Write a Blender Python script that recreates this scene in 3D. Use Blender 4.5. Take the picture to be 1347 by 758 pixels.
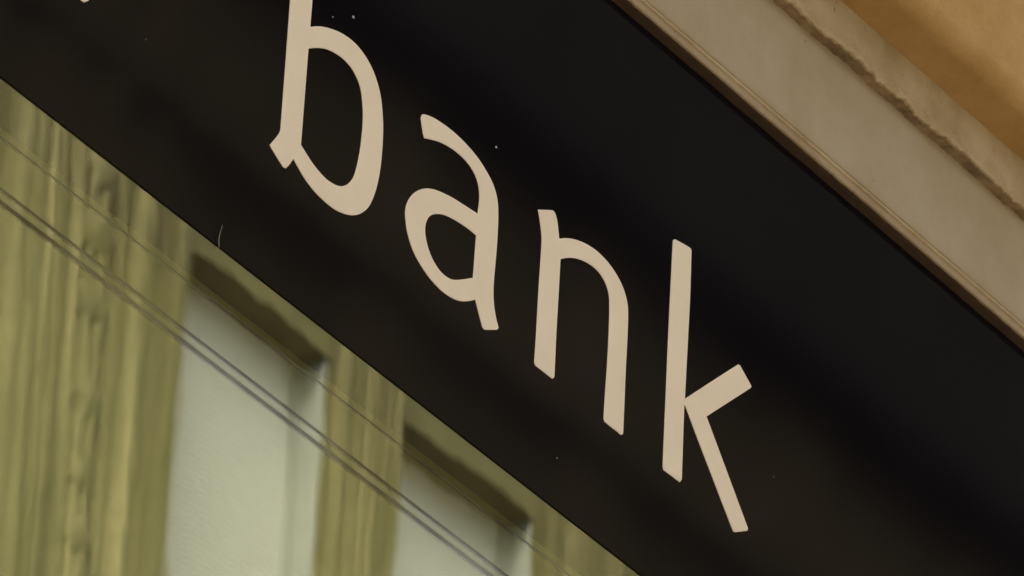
import bpy, bmesh, math, random
from mathutils import Vector, Matrix, noise

for o in list(bpy.data.objects):
    bpy.data.objects.remove(o)
scene = bpy.context.scene
col = scene.collection
R = math.radians

# ---------------------------------------------------------------- camera
CAM = Vector((-5.66314, -3.99109, 1.6))
fwd = Vector((0.70789296, 0.49888632, 0.5))
rgt = Vector((0.55070517, -0.8331053, 0.05156904))
upv = Vector((-0.44227974, -0.23884722, 0.86448865))
cd = bpy.data.cameras.new('camera')
cam = bpy.data.objects.new('camera', cd)
col.objects.link(cam)
m = Matrix((rgt, upv, -fwd)).transposed().to_4x4()
m.translation = CAM
cam.matrix_world = m
cd.sensor_fit = 'HORIZONTAL'
cd.sensor_width = 36.0
cd.lens = 340.19
cd.clip_start = 0.1
cd.clip_end = 2000.0
cd.dof.use_dof = True
cd.dof.focus_distance = 8.0
cd.dof.aperture_fstop = 30.0
scene.camera = cam

# ---------------------------------------------------------------- sky, sun, exposure
SUN_EL, SUN_AZ = 46.0, 296.0        # azimuth clockwise from +Y
world = bpy.data.worlds.new('World')
scene.world = world
world.use_nodes = True
wn = world.node_tree.nodes
sky = wn.new('ShaderNodeTexSky')
sky.sky_type = 'NISHITA'
sky.sun_disc = False
sky.sun_elevation = R(SUN_EL)
sky.sun_rotation = R(SUN_AZ)
sky.air_density = 0.4
sky.dust_density = 8.0
sky.ozone_density = 0.6
wn['Background'].inputs['Strength'].default_value = 0.15
world.node_tree.links.new(sky.outputs['Color'], wn['Background'].inputs['Color'])
sd = bpy.data.lights.new('sun', 'SUN')
sd.energy = 0.6
sd.angle = R(24)
sd.color = (1.0, 0.87, 0.68)
sun = bpy.data.objects.new('sun', sd)
col.objects.link(sun)
az, el = R(SUN_AZ), R(SUN_EL)
to_sun = Vector((math.sin(az) * math.cos(el), math.cos(az) * math.cos(el), math.sin(el)))
sun.rotation_euler = to_sun.to_track_quat('Z', 'Y').to_euler()
sun.location = (0, -8, 20)
scene.view_settings.view_transform = 'Standard'
scene.view_settings.look = 'None'
scene.view_settings.gamma = 1.0
scene.view_settings.exposure = 1.75
scene.render.engine = 'CYCLES'
scene.cycles.max_bounces = 10
scene.cycles.diffuse_bounces = 5

# ---------------------------------------------------------------- helpers
def tag(o, label=None, cat=None, group=None, kind=None):
    for k, v in (('label', label), ('category', cat), ('group', group), ('kind', kind)):
        if v:
            o[k] = v
    return o

def empty(name, loc):
    o = bpy.data.objects.new(name, None)
    col.objects.link(o)
    o.location = loc
    return o

def link(name, me, parent=None, mat=None):
    o = bpy.data.objects.new(name, me)
    col.objects.link(o)
    if mat and not me.materials:
        me.materials.append(mat)
    if parent:
        o.parent = parent
        p, off = parent, Vector((0, 0, 0))
        while p:
            off += p.location
            p = p.parent
        o.location = -off          # meshes are given in world coordinates
    return o

def box(bm, x0, x1, y0, y1, z0, z1):
    vs = [bm.verts.new(p) for p in ((x0, y0, z0), (x1, y0, z0), (x1, y1, z0), (x0, y1, z0),
                                    (x0, y0, z1), (x1, y0, z1), (x1, y1, z1), (x0, y1, z1))]
    for f in ((0, 3, 2, 1), (4, 5, 6, 7), (0, 1, 5, 4), (1, 2, 6, 5), (2, 3, 7, 6), (3, 0, 4, 7)):
        bm.faces.new([vs[i] for i in f])

def done(bm, name, mat, parent=None, smooth=False, bevel=0.0):
    if bevel:
        bmesh.ops.bevel(bm, geom=bm.edges[:], offset=bevel, segments=2, affect='EDGES', profile=0.6)
    bmesh.ops.recalc_face_normals(bm, faces=bm.faces[:])
    me = bpy.data.meshes.new(name)
    bm.to_mesh(me)
    bm.free()
    if smooth:
        for p in me.polygons:
            p.use_smooth = True
    return link(name, me, parent, mat)

def boxobj(name, mat, parent, *b, bevel=0.0):
    bm = bmesh.new()
    box(bm, *b)
    return done(bm, name, mat, parent, bevel=bevel)

def fbm(x, y, z, oct=4):
    s, a = 0.0, 0.5
    for i in range(oct):
        s += a * noise.noise((x, y, z))
        x, y, z, a = x * 2.03, y * 2.03, z * 2.03, a * 0.5
    return s

# ---------------------------------------------------------------- materials
class N:
    def __init__(self, name):
        self.m = bpy.data.materials.new(name)
        self.m.use_nodes = True
        self.t = self.m.node_tree
        self.p = self.t.nodes['Principled BSDF']
        self.out = self.t.nodes['Material Output']
    def new(self, kind, **kw):
        n = self.t.nodes.new(kind)
        for k, v in kw.items():
            if k in n.inputs:
                n.inputs[k].default_value = v
            else:
                setattr(n, k, v)
        return n
    def link(self, a, b):
        self.t.links.new(a, b)
    def coord(self, scale=(1, 1, 1)):
        c = self.new('ShaderNodeNewGeometry')
        mp = self.new('ShaderNodeMapping')
        mp.inputs['Scale'].default_value = scale
        self.link(c.outputs['Position'], mp.inputs['Vector'])
        return mp.outputs['Vector']
    def noise(self, scale, detail=4.0, rough=0.55, stretch=(1, 1, 1)):
        n = self.new('ShaderNodeTexNoise')
        n.inputs['Scale'].default_value = scale
        n.inputs['Detail'].default_value = detail
        n.inputs['Roughness'].default_value = rough
        self.link(self.coord(stretch), n.inputs['Vector'])
        return n.outputs['Fac']
    def ramp(self, fac, stops):
        r = self.new('ShaderNodeValToRGB')
        e = r.color_ramp.elements
        while len(e) < len(stops):
            e.new(0.5)
        for el, (p, c) in zip(e, stops):
            el.position = p
            el.color = (*c, 1) if len(c) == 3 else c
        self.link(fac, r.inputs['Fac'])
        return r.outputs['Color']
    def mix(self, fac, a, b, mode='MIX'):
        n = self.new('ShaderNodeMix', data_type='RGBA', blend_type=mode)
        if isinstance(fac, float):
            n.inputs['Factor'].default_value = fac
        else:
            self.link(fac, n.inputs['Factor'])
        for v, s in ((a, n.inputs[6]), (b, n.inputs[7])):
            if isinstance(v, tuple):
                s.default_value = (*v, 1)
            else:
                self.link(v, s)
        return n.outputs[2]
    def bump(self, h, strength, dist):
        b = self.new('ShaderNodeBump')
        b.inputs['Strength'].default_value = strength
        b.inputs['Distance'].default_value = dist
        self.link(h, b.inputs['Height'])
        return b.outputs['Normal']

def g(v):
    return (v, v, v)

def mat_painted(name, base, dark, rough=0.6, speck=True, bump=0.25):
    n = N(name)
    c = n.ramp(n.noise(9.0, 8.0, 0.68), [(0.36, dark), (0.62, base)])
    if speck:
        sp = n.ramp(n.noise(55.0, 3.0, 0.5), [(0.20, g(1.0)), (0.27, g(0.0))])
        c = n.mix(sp, c, tuple(v * 0.45 for v in dark))
    n.link(c, n.p.inputs['Base Color'])
    n.p.inputs['Roughness'].default_value = rough
    n.p.inputs['Specular IOR Level'].default_value = 0.25
    n.link(n.bump(n.noise(140.0, 5.0, 0.6), bump, 0.002), n.p.inputs['Normal'])
    return n.m

M = {}
M['cream'] = mat_painted('cream_paint', (0.405, 0.335, 0.20), (0.355, 0.285, 0.155))
M['cream_rough'] = mat_painted('cream_plaster', (0.50, 0.405, 0.23), (0.35, 0.265, 0.125), 0.8, True, 0.8)
M['cream_edge'] = mat_painted('cream_edge_strip', (0.36, 0.28, 0.15), (0.28, 0.20, 0.10), 0.7)

n = N('ochre_stucco')
c = n.ramp(n.noise(14.0, 6.0, 0.6), [(0.3, (0.40, 0.235, 0.07)), (0.7, (0.50, 0.315, 0.12))])
n.link(c, n.p.inputs['Base Color'])
n.p.inputs['Roughness'].default_value = 0.85
n.p.inputs['Specular IOR Level'].default_value = 0.15
n.link(n.bump(n.noise(75.0, 6.0, 0.65), 0.5, 0.004), n.p.inputs['Normal'])
M['ochre'] = n.m

n = N('black_sign_gloss')
c = n.ramp(n.noise(3.0, 3.0), [(0.3, (0.0036, 0.0031, 0.0042)), (0.7, (0.0056, 0.0045, 0.0056))])
sp = n.ramp(n.noise(420.0, 2.0, 0.5), [(0.80, g(0.0)), (0.86, g(1.0))])
c = n.mix(sp, c, (0.10, 0.09, 0.075))
n.link(c, n.p.inputs['Base Color'])
n.p.inputs['Roughness'].default_value = 0.04
n.p.inputs['Specular IOR Level'].default_value = 0.105
M['black'] = n.m

n = N('letter_cream')
c = n.ramp(n.noise(16.0, 4.0), [(0.3, (0.75, 0.65, 0.435)), (0.7, (0.79, 0.69, 0.465))])
n.link(c, n.p.inputs['Base Color'])
n.p.inputs['Roughness'].default_value = 0.45
n.p.inputs['Specular IOR Level'].default_value = 0.3
M['letter'] = n.m

# coated shop glass: mostly mirrors the street, a part of what lies behind shows through
n = N('coated_glass')
t = n.t
t.nodes.remove(n.p)
gl = n.new('ShaderNodeBsdfGlossy')
gl.inputs['Color'].default_value = (0.80, 0.90, 0.74, 1)
gl.inputs['Roughness'].default_value = 0.0
h0 = n.noise(2.6, 1.0, 0.4, (1.0, 1.0, 0.16))
h1 = n.noise(14.0, 2.0, 0.5, (1.0, 1.0, 0.45))
hm = n.new('ShaderNodeMath', operation='MULTIPLY_ADD')
hm.inputs[1].default_value = 0.035
n.link(h1, hm.inputs[0]); n.link(h0, hm.inputs[2])
h = hm.outputs[0]
n.link(n.bump(h, 1.0, 0.0006), gl.inputs['Normal'])
tr = n.new('ShaderNodeBsdfTransparent')
tr.inputs['Color'].default_value = (0.90, 0.96, 0.80, 1)
mx = n.new('ShaderNodeMixShader')
mx.inputs['Fac'].default_value = 0.48
n.link(tr.outputs[0], mx.inputs[1])
n.link(gl.outputs[0], mx.inputs[2])
n.link(mx.outputs[0], n.out.inputs['Surface'])
M['glass'] = n.m

def mat_simple(name, a, b, scale=6.0, rough=0.8, bump=0.3, bscale=40.0, bd=0.004, stretch=(1, 1, 1)):
    n = N(name)
    n.link(n.ramp(n.noise(scale, 5.0, 0.6, stretch), [(0.3, a), (0.7, b)]), n.p.inputs['Base Color'])
    n.p.inputs['Roughness'].default_value = rough
    n.p.inputs['Specular IOR Level'].default_value = 0.2
    if bump:
        n.link(n.bump(n.noise(bscale, 4.0), bump, bd), n.p.inputs['Normal'])
    return n.m

n = N('dark_gasket')
n.p.inputs['Base Color'].default_value = (0.03, 0.026, 0.014, 1)
n.p.inputs['Roughness'].default_value = 0.0
gl = n.new('ShaderNodeBsdfGlossy')
gl.inputs['Color'].default_value = (0.80, 0.88, 0.76, 1)
gl.inputs['Roughness'].default_value = 0.05
mx = n.new('ShaderNodeMixShader')
n.link(n.ramp(n.noise(7.0, 3.0, 0.6), [(0.35, g(0.08)), (0.65, g(0.45))]), mx.inputs['Fac'])
n.link(n.p.outputs[0], mx.inputs[1]); n.link(gl.outputs[0], mx.inputs[2])
n.link(mx.outputs[0], n.out.inputs['Surface'])
M['gasket'] = n.m
M['board'] = mat_simple('olive_board', (0.44, 0.40, 0.18), (0.50, 0.45, 0.21), 8.0)
M['edge_shade'] = mat_simple('brown_edge_shade', (0.030, 0.017, 0.006), (0.055, 0.032, 0.011), 20.0)  # brown standing in for shade below the trim edge
M['shade_and_chip'] = mat_simple('shade_and_chip_plaster', (0.16, 0.11, 0.055), (0.36, 0.27, 0.14), 45.0, 0.9, 0.6, 160.0, 0.002)  # painted shade for underside and groove, also the plaster chips
M['gap'] = mat_simple('dark_gap_lining', (0.012, 0.011, 0.008), (0.02, 0.018, 0.012))
M['frame'] = mat_simple('bronze_frame', (0.05, 0.045, 0.035), (0.07, 0.06, 0.05), 8.0, 0.4, 0.0)
M['stone'] = mat_simple('olive_limestone', (0.065, 0.060, 0.026), (0.205, 0.176, 0.094), 4.0, 0.9, 0.7, 13.0, 0.02, (4.0, 4.0, 0.22))
M['stone_plain'] = mat_simple('attic_limestone', (0.25, 0.24, 0.18), (0.33, 0.31, 0.24), 1.6, 0.9)
M['slate'] = mat_simple('grey_slate', (0.05, 0.052, 0.045), (0.075, 0.077, 0.066), 3.0, 1.0)
M['stone_even'] = mat_simple('even_limestone', (0.125, 0.113, 0.055), (0.17, 0.15, 0.075), 4.0, 0.9)
M['course_shade'] = mat_simple('dark_course_shade', (0.008, 0.008, 0.008), (0.014, 0.014, 0.014), 3.0, 1.0)  # near-black tone for the string course shadow
for k_ in ('slate', 'course_shade'):
    M[k_].node_tree.nodes['Principled BSDF'].inputs['Specular IOR Level'].default_value = 0.0
M['blind'] = None
n = N('pale_blind')
w = n.new('ShaderNodeTexWave', wave_type='BANDS', bands_direction='Z')
w.inputs['Scale'].default_value = 14.0
w.inputs['Distortion'].default_value = 0.3
n.link(n.coord(), w.inputs['Vector'])
n.link(n.ramp(w.outputs['Fac'], [(0.0, (0.45, 0.455, 0.44)), (1.0, (0.51, 0.515, 0.50))]), n.p.inputs['Base Color'])
n.link(n.bump(w.outputs['Fac'], 0.4, 0.01), n.p.inputs['Normal'])
n.p.inputs['Roughness'].default_value = 0.6
M['blind'] = n.m
M['winframe'] = mat_simple('pale_window_frame', (0.24, 0.25, 0.24), (0.28, 0.295, 0.28), 4.0, 0.6, 0.0)
M['asphalt'] = mat_simple('asphalt', (0.045, 0.045, 0.045), (0.065, 0.062, 0.06), 3.0, 0.9, 0.5, 120.0)
M['paving'] = mat_simple('pale_paving', (0.27, 0.245, 0.20), (0.33, 0.30, 0.25), 2.0, 0.85, 0.3, 60.0)
M['kerb'] = mat_simple('granite_kerb', (0.30, 0.28, 0.25), (0.36, 0.34, 0.30), 20.0)
M['soil'] = mat_simple('town_ground', (0.20, 0.18, 0.14), (0.26, 0.24, 0.19), 0.5)
M['thread'] = mat_simple('pale_thread', (0.18, 0.18, 0.11), (0.22, 0.21, 0.13), 50.0, 0.6, 0.0)
M['fleck'] = mat_simple('pale_fleck', (0.40, 0.38, 0.34), (0.46, 0.44, 0.4), 50.0, 0.6, 0.0)

# ---------------------------------------------------------------- ground, road, pavements
def sheet(name, mat, x0, x1, y0, y1, z):
    bm = bmesh.new()
    bm.faces.new([bm.verts.new(p) for p in ((x0, y0, z), (x1, y0, z), (x1, y1, z), (x0, y1, z))])
    return tag(done(bm, name, mat), kind='structure')
sheet('ground', M['soil'], -400, 400, -400, 400, -0.16)
sheet('road', M['asphalt'], -120, 120, -9.15, -3.25, -0.13)
for nm, y0, y1, ky in (('pavement_near', -3.1, 0.4, (-3.25, -3.1)), ('pavement_far', -12.4, -9.3, (-9.3, -9.15))):
    bm = bmesh.new(); box(bm, -120, 120, y0, y1, -0.15, 0.0)
    tag(done(bm, nm, M['paving']), kind='structure')
    bm = bmesh.new(); box(bm, -120, 120, ky[0] + 0.003, ky[1] - 0.003, -0.15, 0.006)
    tag(done(bm, nm.replace('pavement', 'kerb'), M['kerb']), kind='structure')

# ---------------------------------------------------------------- bank building
bank = empty('bank_building', (0.0, 0.3, 0.0))
tag(bank, 'ochre stucco building with cream entablature above the black sign', 'building')
X0, X1 = -4.5, 6.5
def xs_fine(fine=0.0018, a=-0.35, b=1.15):
    xs, x = [], X0
    while x < X1:
        xs.append(x)
        x += fine if a <= x <= b else 0.06
    xs.append(X1)
    return xs
XS = xs_fine()
SHIFT = (0.025, 0.0275)
def extrude(name, mat, parent, prof, disp=None, smooth=True):
    """profile of (y, z) points swept along the facade; disp(x, i, y, z) -> (dy, dz)"""
    verts, faces = [], []
    k = len(prof)
    for x in XS:
        for i, (y, z) in enumerate(prof):
            dy, dz = disp(x, i, y, z) if disp else (0, 0)
            verts.append((x, y + dy + SHIFT[0], z + dz + SHIFT[1]))
    for a in range(len(XS) - 1):
        for i in range(k - 1):
            p = a * k + i
            faces.append((p, p + k, p + k + 1, p + 1))
    me = bpy.data.meshes.new(name)
    me.from_pydata(verts, [], faces)
    me.update()
    if smooth:
        for p in me.polygons:
            p.use_smooth = True
    return link(name, me, parent, mat)

def subdiv(prof, step):
    out = []
    for (a, b) in zip(prof, prof[1:]):
        L = math.hypot(b[0] - a[0], b[1] - a[1])
        n_ = max(1, int(L / step))
        for i in range(n_):
            t_ = i / n_
            out.append((a[0] + (b[0] - a[0]) * t_, a[1] + (b[1] - a[1]) * t_))
    out.append(prof[-1])
    return out

ent = empty('entablature', (0, 0, 0)); ent.parent = bank; ent.location = (0, -0.3, 0)
# lower edge strip with a chipped underside
def d_edge(x, i, y, z):
    e = max(0.0, 1.0 - (z - 5.9222) / 0.006) if y < -0.03 else 0.0
    c = fbm(x * 45, 3.1, z * 8, 4)
    chip = max(0.0, noise.noise((x * 60, 9.7, 0.4)) - 0.62) * 0.03 + max(0.0, noise.noise((x * 150, 3.7, 0.4)) - 0.5) * 0.003
    return (0.0006 * c * e, (0.0008 * c + chip) * e)
extrude('edge_strip', M['cream_edge'], ent,
        [(-0.026, 5.9226), (-0.0345, 5.9222), (-0.0358, 5.9228), (-0.036, 5.9255), (-0.0352, 5.928), (-0.0352, 5.9305), (-0.0335, 5.9308)], d_edge, False)
# added brown strip: shade and reflection under the trim edge, given as colour
extrude('edge_shade_strip', M['edge_shade'], ent, [(-0.0254, 5.9186), (-0.0268, 5.9192), (-0.0300, 5.9208), (-0.0338, 5.9222), (-0.034, 5.924)],
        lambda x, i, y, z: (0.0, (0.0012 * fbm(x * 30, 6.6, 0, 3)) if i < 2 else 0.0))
extrude('bead_moulding', M['cream_rough'], ent,
        [(-0.030, 5.9306), (-0.0362, 5.9312), (-0.0370, 5.9326), (-0.0362, 5.9340), (-0.030, 5.9346)],
        lambda x, i, y, z: (0.0003 * fbm(x * 30, 2, 0), 0.0003 * fbm(x * 30, 5, 0)))
extrude('groove', M['shade_and_chip'], ent, [(-0.0295, 5.9302), (-0.0295, 5.9380)], None, False)  # recess shade deepened by the darker colour
extrude('flat_band', M['cream'], ent,
        subdiv([(-0.026, 5.9372), (-0.0335, 5.9374), (-0.0342, 5.9382), (-0.0342, 6.05)], 0.012),
        lambda x, i, y, z: (0.0006 * fbm(x * 3, 1, z * 6), 0.0))
# projecting band: rough lower arris with lumps of old plaster
def d_ridge(x, i, y, z):
    w_ = math.exp(-((z - 6.0455) / 0.0085) ** 2)
    big = fbm(x * 22, 4.4, z * 30, 5)
    fine = fbm(x * 90, 7.7, z * 90, 3)
    lump = max(0.0, fbm(x * 34, 1.3, z * 12, 3)) * 0.006
    mask = min(1.0, max(0.12, 0.45 + 1.6 * noise.noise((x * 4.5, 3.3, 0.7)) + 0.5 * noise.noise((x * 14, 1.3, 0.7))))
    grit = mask * noise.noise((x * 260, 2.0, z * 260))
    fine *= mask
    big *= 0.35 + 0.65 * mask
    fade = mask
    return (-w_ * (0.0016 + 0.003 * big + lump * fade + 0.0034 * fine + 0.0012 * grit) * (1 if y < -0.036 else 0.4), w_ * (0.0020 * big + 0.0036 * fine + 0.0014 * grit))
extrude('rough_band', M['cream_rough'], ent,
        subdiv([(-0.042, 6.0428), (-0.0452, 6.0436), (-0.0465, 6.047), (-0.0462, 6.052), (-0.046, 6.060), (-0.046, 6.0908), (-0.03, 6.0912)], 0.0018), d_ridge, False)
extrude('band_underside', M['shade_and_chip'], ent, subdiv([(-0.028, 6.0436), (-0.0344, 6.0434), (-0.0435, 6.0425)], 0.002), d_ridge, False)  # shade below the band painted in with a darker plaster tone
for (x, z, l, a) in ((0.4375, 6.0745, 0.0075, 0.25), (0.4405, 6.0838, 0.0035, 0.6), (0.555, 6.0702, 0.003, -0.2), (0.62, 6.0765, 0.002, 0.4)):
    bm = bmesh.new()
    vs_ = [bm.verts.new((x + dx * math.cos(a) + dz * math.sin(a) + SHIFT[0] * 0, -0.0463 + SHIFT[0] - 0.0002, z + dz * math.cos(a) - dx * math.sin(a) + SHIFT[1] - 0.0)) for dx, dz in ((-0.0003, -l / 2), (0.0008, -l / 4), (0.0004, 0.0), (0.0009, l / 4), (0.0, l / 2), (-0.0009, l / 5), (-0.0003, -l / 8))]
    bm.faces.new(vs_)
    done(bm, 'plaster_chip', M['shade_and_chip'], ent)
# ochre overhang: flat underside, rounded lumpy arris, wall face above
prof = [(-0.035, 6.0909), (-0.05, 6.0912), (-0.082, 6.0914)]
for k in range(1, 11):
    a = k / 10 * math.pi / 2
    prof.append((-0.082 - 0.018 * math.sin(a), 6.0914 + 0.018 * (1 - math.cos(a))))
prof += [(-0.100, 6.2), (-0.100, 6.9), (-0.100, 9.4), (0.3, 9.4)]
def d_och(x, i, y, z):
    w_ = min(1.0, max(0.0, (-y - 0.055) / 0.03)) if z < 6.3 else 0.0
    return (-w_ * (0.006 * fbm(x * 5, 2.2, z * 5, 3) + 0.001 * fbm(x * 40, 1, z * 40, 3)), w_ * 0.004 * fbm(x * 5, 8.2, z * 5, 3))
wall = extrude('wall', M['ochre'], bank, subdiv(prof[:-4], 0.006) + subdiv(prof[-4:-3] + [(-0.100, 6.5)], 0.02) + prof[-3:], d_och)
# body of the building: wall below and beside the window, mass behind
bm = bmesh.new()
box(bm, X0, X1, 0.16, 9.0, 0.0, 9.4)
box(bm, X0, X1, -0.06, 0.155, 0.0, 2.6)
box(bm, X0, -2.9, 0.0, 0.155, 2.605, 5.9)
box(bm, 4.4, X1, 0.0, 0.155, 2.605, 5.9)
done(bm, 'masonry', M['ochre'], bank)
boxobj('header', M['gap'], bank, X0, X1, 0.10, 0.157, 5.46, 6.1)

# ---------------------------------------------------------------- shop window below the sign
YP = 0.0012
win = tag(empty('shop_window', (0.7, 0.05, 2.62)), 'mirror-coated shop window below the black sign, reflecting a stone building', 'window')
# panes stacked with dark gaskets in the joints between them
joints = [(5.3810, 5.3826), (5.3368, 5.3402), (5.3252, 5.3298)]
zs_ = [5.46] + [v for a, b in joints for v in (b, a)] + [2.7]
for zt, zb in zip(zs_[0::2], zs_[1::2]):
    bm = bmesh.new()
    bm.faces.new([bm.verts.new(p) for p in ((-2.82, YP, zb), (4.32, YP, zb), (4.32, YP, zt), (-2.82, YP, zt))])
    done(bm, 'glass_pane', M['glass'], win)
for a, b in joints:
    boxobj('gasket', M['gasket'], win, -2.82, 4.32, YP + 0.0002, YP + 0.0022, a, b)
YB = 0.075
boxobj('backing_board', M['board'], win, -2.82, 4.32, YB, YB + 0.02, 2.7, 5.4595)
for nm, b in (('frame_post', (-2.9, -2.82, -0.01, 0.09, 2.62, 5.43)), ('frame_post', (4.32, 4.4, -0.01, 0.09, 2.62, 5.43)),
              ('frame_sill', (-2.818, 4.318, -0.03, 0.09, 2.62, 2.698))):
    boxobj(nm, M['frame'], win, *b)

# ---------------------------------------------------------------- black sign with letters
sign = tag(empty('bank_sign', (0.7, 0.0, 5.4316)), 'long glossy black fascia sign with cream letters reading bank', 'sign')
bm = bmesh.new()
box(bm, -2.9, 4.4, 0.0, 0.0008, 5.4316, 5.985)
done(bm, 'panel', M['black'], sign)
boxobj('panel_back', M['gap'], sign, -2.9, 4.4, 0.0026, 0.095, 5.4605, 5.984)

LETTERS = {
'b': [[[-0.3347,5.7595],[-0.3346,5.6972],[-0.3348,5.5765],[-0.3371,5.5697],[-0.3476,5.5543],[-0.3449,5.5524],[-0.3283,5.5443],[-0.3241,5.5448],[-0.3204,5.5496],[-0.315,5.5584],[-0.2978,5.5491],[-0.2801,5.544],[-0.2585,5.5426],[-0.2437,5.545],[-0.23,5.5501],[-0.2179,5.5584],[-0.2072,5.5716],[-0.1994,5.5928],[-0.1958,5.6174],[-0.196,5.6487],[-0.2006,5.6721],[-0.2073,5.6857],[-0.2172,5.6963],[-0.2302,5.7034],[-0.2458,5.7065],[-0.263,5.7052],[-0.2799,5.7006],[-0.2944,5.6945],[-0.3053,5.688],[-0.305,5.7134],[-0.3042,5.7698]],[[-0.3056,5.6673],[-0.2922,5.6751],[-0.2778,5.6809],[-0.2607,5.6835],[-0.2475,5.682],[-0.2384,5.6777],[-0.231,5.6702],[-0.2267,5.6582],[-0.2245,5.6451],[-0.2244,5.628],[-0.2265,5.6069],[-0.231,5.5875],[-0.2372,5.5769],[-0.2463,5.569],[-0.2566,5.565],[-0.2716,5.564],[-0.2892,5.5683],[-0.3063,5.5762]]],
'a': [[[-0.1428,5.6918],[-0.1365,5.6945],[-0.1235,5.6974],[-0.1008,5.699],[-0.0791,5.6974],[-0.061,5.6934],[-0.047,5.6874],[-0.0367,5.6805],[-0.0301,5.6715],[-0.0271,5.6607],[-0.026,5.6443],[-0.0261,5.6197],[-0.0271,5.5946],[-0.0266,5.5795],[-0.0241,5.5686],[-0.0204,5.5598],[-0.0165,5.5536],[-0.0186,5.5507],[-0.0355,5.5421],[-0.0393,5.5426],[-0.0444,5.5507],[-0.0517,5.5624],[-0.0607,5.5564],[-0.0743,5.5497],[-0.0881,5.5466],[-0.1046,5.5464],[-0.1239,5.551],[-0.1413,5.5603],[-0.1519,5.5729],[-0.1573,5.5884],[-0.1561,5.5997],[-0.1497,5.6112],[-0.1404,5.6207],[-0.1293,5.628],[-0.1157,5.6333],[-0.0948,5.6378],[-0.0736,5.6402],[-0.056,5.642],[-0.055,5.6508],[-0.0549,5.6601],[-0.0577,5.6694],[-0.0641,5.6763],[-0.0742,5.6809],[-0.0872,5.6826],[-0.1015,5.6819],[-0.1178,5.6788],[-0.1379,5.6716],[-0.1402,5.6753],[-0.1447,5.6874]],[[-0.056,5.6214],[-0.0717,5.6212],[-0.0905,5.6191],[-0.1045,5.6159],[-0.1158,5.6106],[-0.1236,5.6044],[-0.1276,5.5971],[-0.1287,5.5895],[-0.1265,5.5815],[-0.1215,5.5735],[-0.1138,5.5669],[-0.1039,5.5628],[-0.0944,5.5622],[-0.0851,5.5642],[-0.0739,5.57],[-0.0568,5.5806]]],
'n': [[[0.0306,5.6911],[0.0512,5.7012],[0.0552,5.7008],[0.0591,5.6948],[0.0634,5.6799],[0.0741,5.686],[0.0884,5.6918],[0.1053,5.6959],[0.1225,5.697],[0.1402,5.6942],[0.1557,5.6874],[0.1654,5.6783],[0.1704,5.6668],[0.1718,5.6441],[0.1719,5.613],[0.1725,5.5762],[0.173,5.5471],[0.1702,5.5448],[0.145,5.5449],[0.1434,5.5469],[0.1435,5.5679],[0.1443,5.5992],[0.1441,5.6363],[0.1426,5.6604],[0.1399,5.6684],[0.1334,5.675],[0.1231,5.6791],[0.1092,5.6792],[0.0947,5.6761],[0.0805,5.6703],[0.067,5.6621],[0.0671,5.6281],[0.067,5.591],[0.0678,5.5491],[0.0652,5.5462],[0.0395,5.5459],[0.0379,5.5481],[0.0382,5.5764],[0.0381,5.6195],[0.0386,5.6568],[0.038,5.6689],[0.0345,5.681]]],
'k': [[[0.2332,5.7664],[0.2366,5.7688],[0.2597,5.7725],[0.2618,5.7711],[0.2632,5.7283],[0.2631,5.6966],[0.2628,5.6257],[0.3415,5.6987],[0.3446,5.6997],[0.3639,5.6886],[0.3627,5.6861],[0.297,5.6255],[0.3686,5.5517],[0.3674,5.5489],[0.349,5.5386],[0.3459,5.5382],[0.2623,5.6208],[0.2641,5.548],[0.2613,5.5442],[0.2364,5.5436],[0.2349,5.5461],[0.2341,5.6095],[0.2334,5.6733]]],
'end': [[[-0.61,5.7591],[-0.6097,5.5535],[-0.6066,5.5492],[-0.6021,5.5495],[-0.597,5.5538],[-0.5909,5.5658],[-0.589,5.7654]]],
}
def smooth_outline(pts, sub=5):
    n_ = len(pts)
    P = [Vector(p) for p in pts]
    tan, corner = [], []
    for i in range(n_):
        a, b, c_ = P[i - 1], P[i], P[(i + 1) % n_]
        d0, d1 = (b - a), (c_ - b)
        ang = d0.angle(d1, 0)
        corner.append(ang > R(36))
        w0, w1 = d0.length ** 1.5, d1.length ** 1.5
        v = d0.normalized() * w0 + d1.normalized() * w1
        tan.append(v.normalized() if v.length else d1.normalized())
    out = []
    for i in range(n_):
        j = (i + 1) % n_
        a, b = P[i], P[j]
        ch = b - a
        L = ch.length
        t0 = ch.normalized() if corner[i] else tan[i]
        t1 = ch.normalized() if corner[j] else tan[j]
        for s in range(sub):
            t = s / sub
            h00, h10 = 2*t**3 - 3*t*t + 1, t**3 - 2*t*t + t
            h01, h11 = -2*t**3 + 3*t*t, t**3 - t*t
            out.append(a * h00 + t0 * (L * h10) + b * h01 + t1 * (L * h11))
    return out

def letter(ch, loops, label):
    cu = bpy.data.curves.new('letter', 'CURVE')
    cu.dimensions = '2D'
    cu.fill_mode = 'BOTH'
    cu.extrude = 0.0002
    cu.bevel_depth = 0.00015
    cu.bevel_resolution = 1
    cu.offset = -0.00015
    for lp in loops:
        pts = smooth_outline(lp) if ch != 'end' else [Vector(p) for p in lp]
        sp = cu.splines.new('POLY')
        sp.points.add(len(pts) - 1)
        for q, p in zip(sp.points, pts):
            q.co = (p.x, p.y, 0, 1)
        sp.use_cyclic_u = True
    tmp = bpy.data.objects.new('tmp', cu)
    col.objects.link(tmp)
    me = bpy.data.meshes.new_from_object(tmp.evaluated_get(bpy.context.evaluated_depsgraph_get()))
    bpy.data.objects.remove(tmp)
    me.transform(Matrix.Translation((0, -0.0003, 0)) @ Matrix.Rotation(R(90), 4, 'X'))
    o = link('letter', me, sign)
    me.materials.clear(); me.materials.append(M['letter'])
    o['label'] = label
letter('b', LETTERS['b'], 'cream letter b with tall stem')
letter('a', LETTERS['a'], 'cream letter a, second of the word')
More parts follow.
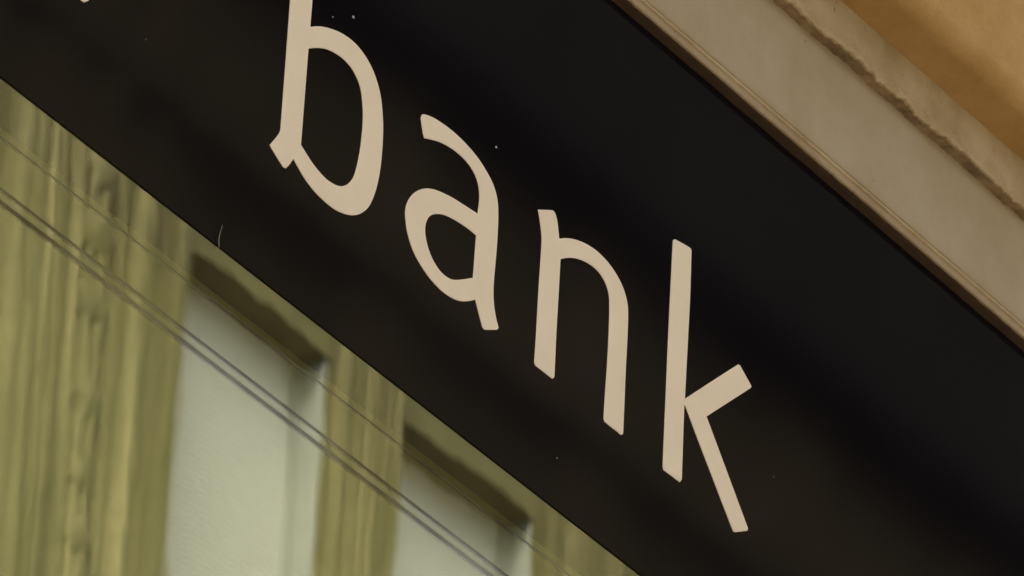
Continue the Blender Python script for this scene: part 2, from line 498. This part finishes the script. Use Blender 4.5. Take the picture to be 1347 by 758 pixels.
letter('n', LETTERS['n'], 'cream letter n, third of the word')
letter('k', LETTERS['k'], 'cream letter k with slanted arm and leg')
letter('end', LETTERS['end'], 'foot of the cream letter before the word, cut by the top of the photo')
# pale flecks stuck on the panel
random.seed(5)
for (x, z, r_) in ((-0.2475, 5.7288, 0.0013), (-0.0352, 5.7172, 0.0011), (0.0786, 5.4776, 0.0007), (-0.2755, 5.7135, 0.0007), (0.405, 5.62, 0.0005), (-0.52, 5.56, 0.0005)):
    bm = bmesh.new()
    bmesh.ops.create_icosphere(bm, subdivisions=2, radius=r_)
    for v in bm.verts:
        v.co *= 1 + 0.35 * noise.noise(v.co * 900 + Vector((x * 50, 0, 0)))
        v.co.y *= 0.5
        v.co += Vector((x, -0.0004, z))
    done(bm, 'pale_fleck', M['fleck'], sign, True)

# a short pale thread caught on the sign's lower edge
def tube(name, pts, r0, r1, mat, parent=None, seg=6):
    bm = bmesh.new()
    rings = []
    for i, p in enumerate(pts):
        p = Vector(p)
        d = (Vector(pts[min(i + 1, len(pts) - 1)]) - Vector(pts[max(i - 1, 0)])).normalized()
        a = d.orthogonal().normalized(); b = d.cross(a)
        rr = r0 + (r1 - r0) * i / (len(pts) - 1)
        rings.append([bm.verts.new(p + (a * math.cos(k * math.tau / seg) + b * math.sin(k * math.tau / seg)) * rr) for k in range(seg)])
    for A, B in zip(rings, rings[1:]):
        for k in range(seg):
            bm.faces.new((A[k], A[(k + 1) % seg], B[(k + 1) % seg], B[k]))
    bm.faces.new(rings[0]); bm.faces.new(rings[-1])
    return done(bm, name, mat, parent, True)
th = tube('thread', [(-0.4045, -0.0008, 5.4298), (-0.4062, -0.0013, 5.4345), (-0.4070, -0.002, 5.4385), (-0.4070, -0.003, 5.443), (-0.4064, -0.004, 5.4485)], 0.0005, 0.0002, M['thread'])
tag(th, 'short pale thread sticking up from the lower edge of the black sign', 'thread')

# ---------------------------------------------------------------- stone building across the street (seen mirrored in the glass)
YF = YP - 12.0
opp = tag(empty('stone_building', (15.0, YF - 4, 0)), 'olive stone building with fluted pilasters and pale blinds, mirrored in the shop window', 'building')
Z_TOP, OPEN_H, STOREY = 16.862, 2.7, 3.75
tops = [Z_TOP - STOREY * k for k in range(4)]
BAY, OW = 1.222, 0.815
lefts = [15.225 + BAY * k for k in range(0, 9)]
PIER_L = 13.80
lefts_l = [PIER_L - OW - BAY * k for k in range(0, 5)]
openings = sorted(lefts + lefts_l)
XA, XB = openings[0] - 1.0, openings[-1] + OW + 1.0
REC = 0.145
# spandrels between openings, head slabs
def yy(d):
    return YF - d
for x in openings:
    zs = [0.0]
    for t_ in sorted(tops):
        zs += [t_ - OPEN_H, t_]
    zs += [18.02]
    for a, b in zip(zs[0::2], zs[1::2]):
        boxobj('spandrel', M['stone_even'], opp, x + 0.001, x + OW - 0.001, yy(0.5), yy(0.0), a, b)
# window = blind, frame
bmB = bmesh.new(); box(bmB, 0.0, OW, yy(REC + 0.03), yy(REC), -OPEN_H, 0.0); 
bmesh.ops.recalc_face_normals(bmB, faces=bmB.faces[:])
me_blind = bpy.data.meshes.new('blind'); bmB.to_mesh(me_blind); bmB.free(); me_blind.materials.append(M['blind'])
bmW = bmesh.new()
for b in ((OW - 0.012, OW - 0.001),):
    box(bmW, b[0], b[1], yy(REC - 0.031), yy(0.012), -OPEN_H, -0.001)
for b in ((0.0, 0.03, -OPEN_H, 0.0), (OW - 0.03, OW, -OPEN_H, 0.0), (0.031, OW - 0.031, -OPEN_H, -OPEN_H + 0.05)):
    box(bmW, b[0], b[1], yy(REC - 0.002), yy(REC - 0.03), b[2], b[3])
bmesh.ops.recalc_face_normals(bmW, faces=bmW.faces[:])
me_frame = bpy.data.meshes.new('window_frame'); bmW.to_mesh(me_frame); bmW.free(); me_frame.materials.append(M['winframe'])
for x in openings:
    for t_ in tops:
        w_ = bpy.data.objects.new('window', me_blind); col.objects.link(w_); w_.parent = opp
        w_.location = Vector((x, 0, t_)) - opp.location
        f_ = bpy.data.objects.new('window_frame', me_frame); col.objects.link(f_); f_.parent = w_
# fluted pilasters: cross-section swept upwards
def swept(name, prof, z0, z1):
    bm = bmesh.new()
    a = [bm.verts.new((x, yy(d), z0)) for x, d in prof]
    b = [bm.verts.new((x, yy(d), z1)) for x, d in prof]
    for i in range(len(prof) - 1):
        bm.faces.new((a[i], a[i + 1], b[i + 1], b[i]))
    return done(bm, name, M['stone'], opp)
def flute(x0, w, d0, depth, k=8):
    return [(x0 + w * i / k, d0 + depth * math.sin(math.pi * i / k)) for i in range(k + 1)]
def pilaster_prof(x0, x1):
    W = x1 - x0
    p = [(x0, 0.5), (x0, -0.005), (x0 + 0.035, -0.005), (x0 + 0.035, -0.06), (x0 + 0.06, -0.06)]
    fw = (W - 0.12 - 0.048) / 5
    for k in range(5):
        p += flute(x0 + 0.06 + k * (fw + 0.012), fw, -0.06, 0.04)
    p += [(x1 - 0.06, -0.06), (x1 - 0.035, -0.06), (x1 - 0.035, -0.005), (x1, -0.005), (x1, 0.5)]
    return p
ends = [x + OW for x in openings]
for xr, xl in zip(ends, openings[1:]):
    if xl - xr > 0.8:
        continue
    swept('pilaster', pilaster_prof(xr, xl), 0.0, 18.02)
# wide pier with ribs, flutes and a carved bead chain
random.seed(11)
p = [(PIER_L, 0.5), (PIER_L, -0.005), (PIER_L + 0.05, -0.005), (PIER_L + 0.05, -0.05)]
x = PIER_L + 0.06
ribs = []
while x + sum(r_[0] + 0.004 for r_ in ribs) < 15.225 - 0.14:
    ribs.append((random.uniform(0.03, 0.075), random.choice((0.03, 0.045, 0.06, -0.025, -0.035))))
for wd, amp in ribs:
    p += flute(x, wd, -0.05, amp)
    x += wd + 0.004
p += [(x, -0.05), (15.225 - 0.035, -0.05), (15.225 - 0.035, -0.005), (15.225, -0.005), (15.225, 0.5)]
swept('pier', p, 0.0, 18.02)
# chain of carved rosettes on the pier
XC = 14.74
bm = bmesh.new()
bmesh.ops.create_uvsphere(bm, u_segments=14, v_segments=8, radius=1.0)
for v in bm.verts:
    a = math.atan2(v.co.z, v.co.x)
    s = 1 + 0.18 * math.cos(5 * a)
    v.co = Vector((v.co.x * 0.075 * s, v.co.y * 0.03, v.co.z * 0.085 * s))
me_ro = bpy.data.meshes.new('rosette'); bm.to_mesh(me_ro); bm.free(); me_ro.materials.append(M['stone'])
for q in me_ro.polygons: q.use_smooth = True
z = 12.0
while z < 17.9:
    o = bpy.data.objects.new('rosette', me_ro); col.objects.link(o); o.parent = opp
    o.location = Vector((XC + random.uniform(-.006, .006), yy(-0.06), z)) - opp.location
    o.rotation_euler = (0, random.uniform(0, 6), 0); s = random.uniform(0.85, 1.15); o.scale = (s, 1, s)
    z += random.uniform(0.2, 0.36)
# architrave fillet just over the openings, string course, attic, crowning cornice
boxobj('architrave', M['stone'], opp, XA, XB, yy(-0.02), yy(-0.105), Z_TOP + 0.36, Z_TOP + 0.52)
boxobj('shaded_course', M['course_shade'], opp, XA, XB, yy(0.3), yy(-0.16), 18.03, 18.16)  # string course coloured dark to paint in its shadow stripe
boxobj('attic_wall', M['slate'], opp, XA, XB, yy(0.5), yy(0.0), 18.163, 20.6)
boxobj('crowning_cornice', M['stone_plain'], opp, XA, XB, yy(0.5), yy(-0.3), 20.603, 20.95)
bm = bmesh.new()
box(bm, XA, XB, yy(9.0), yy(0.503), 0.0, 20.6)
box(bm, XA, openings[0], yy(0.5), yy(0.0), 0.0, 18.02)
box(bm, openings[-1] + OW, XB, yy(0.5), yy(0.0), 0.0, 18.02)
done(bm, 'masonry', M['stone_plain'], opp)
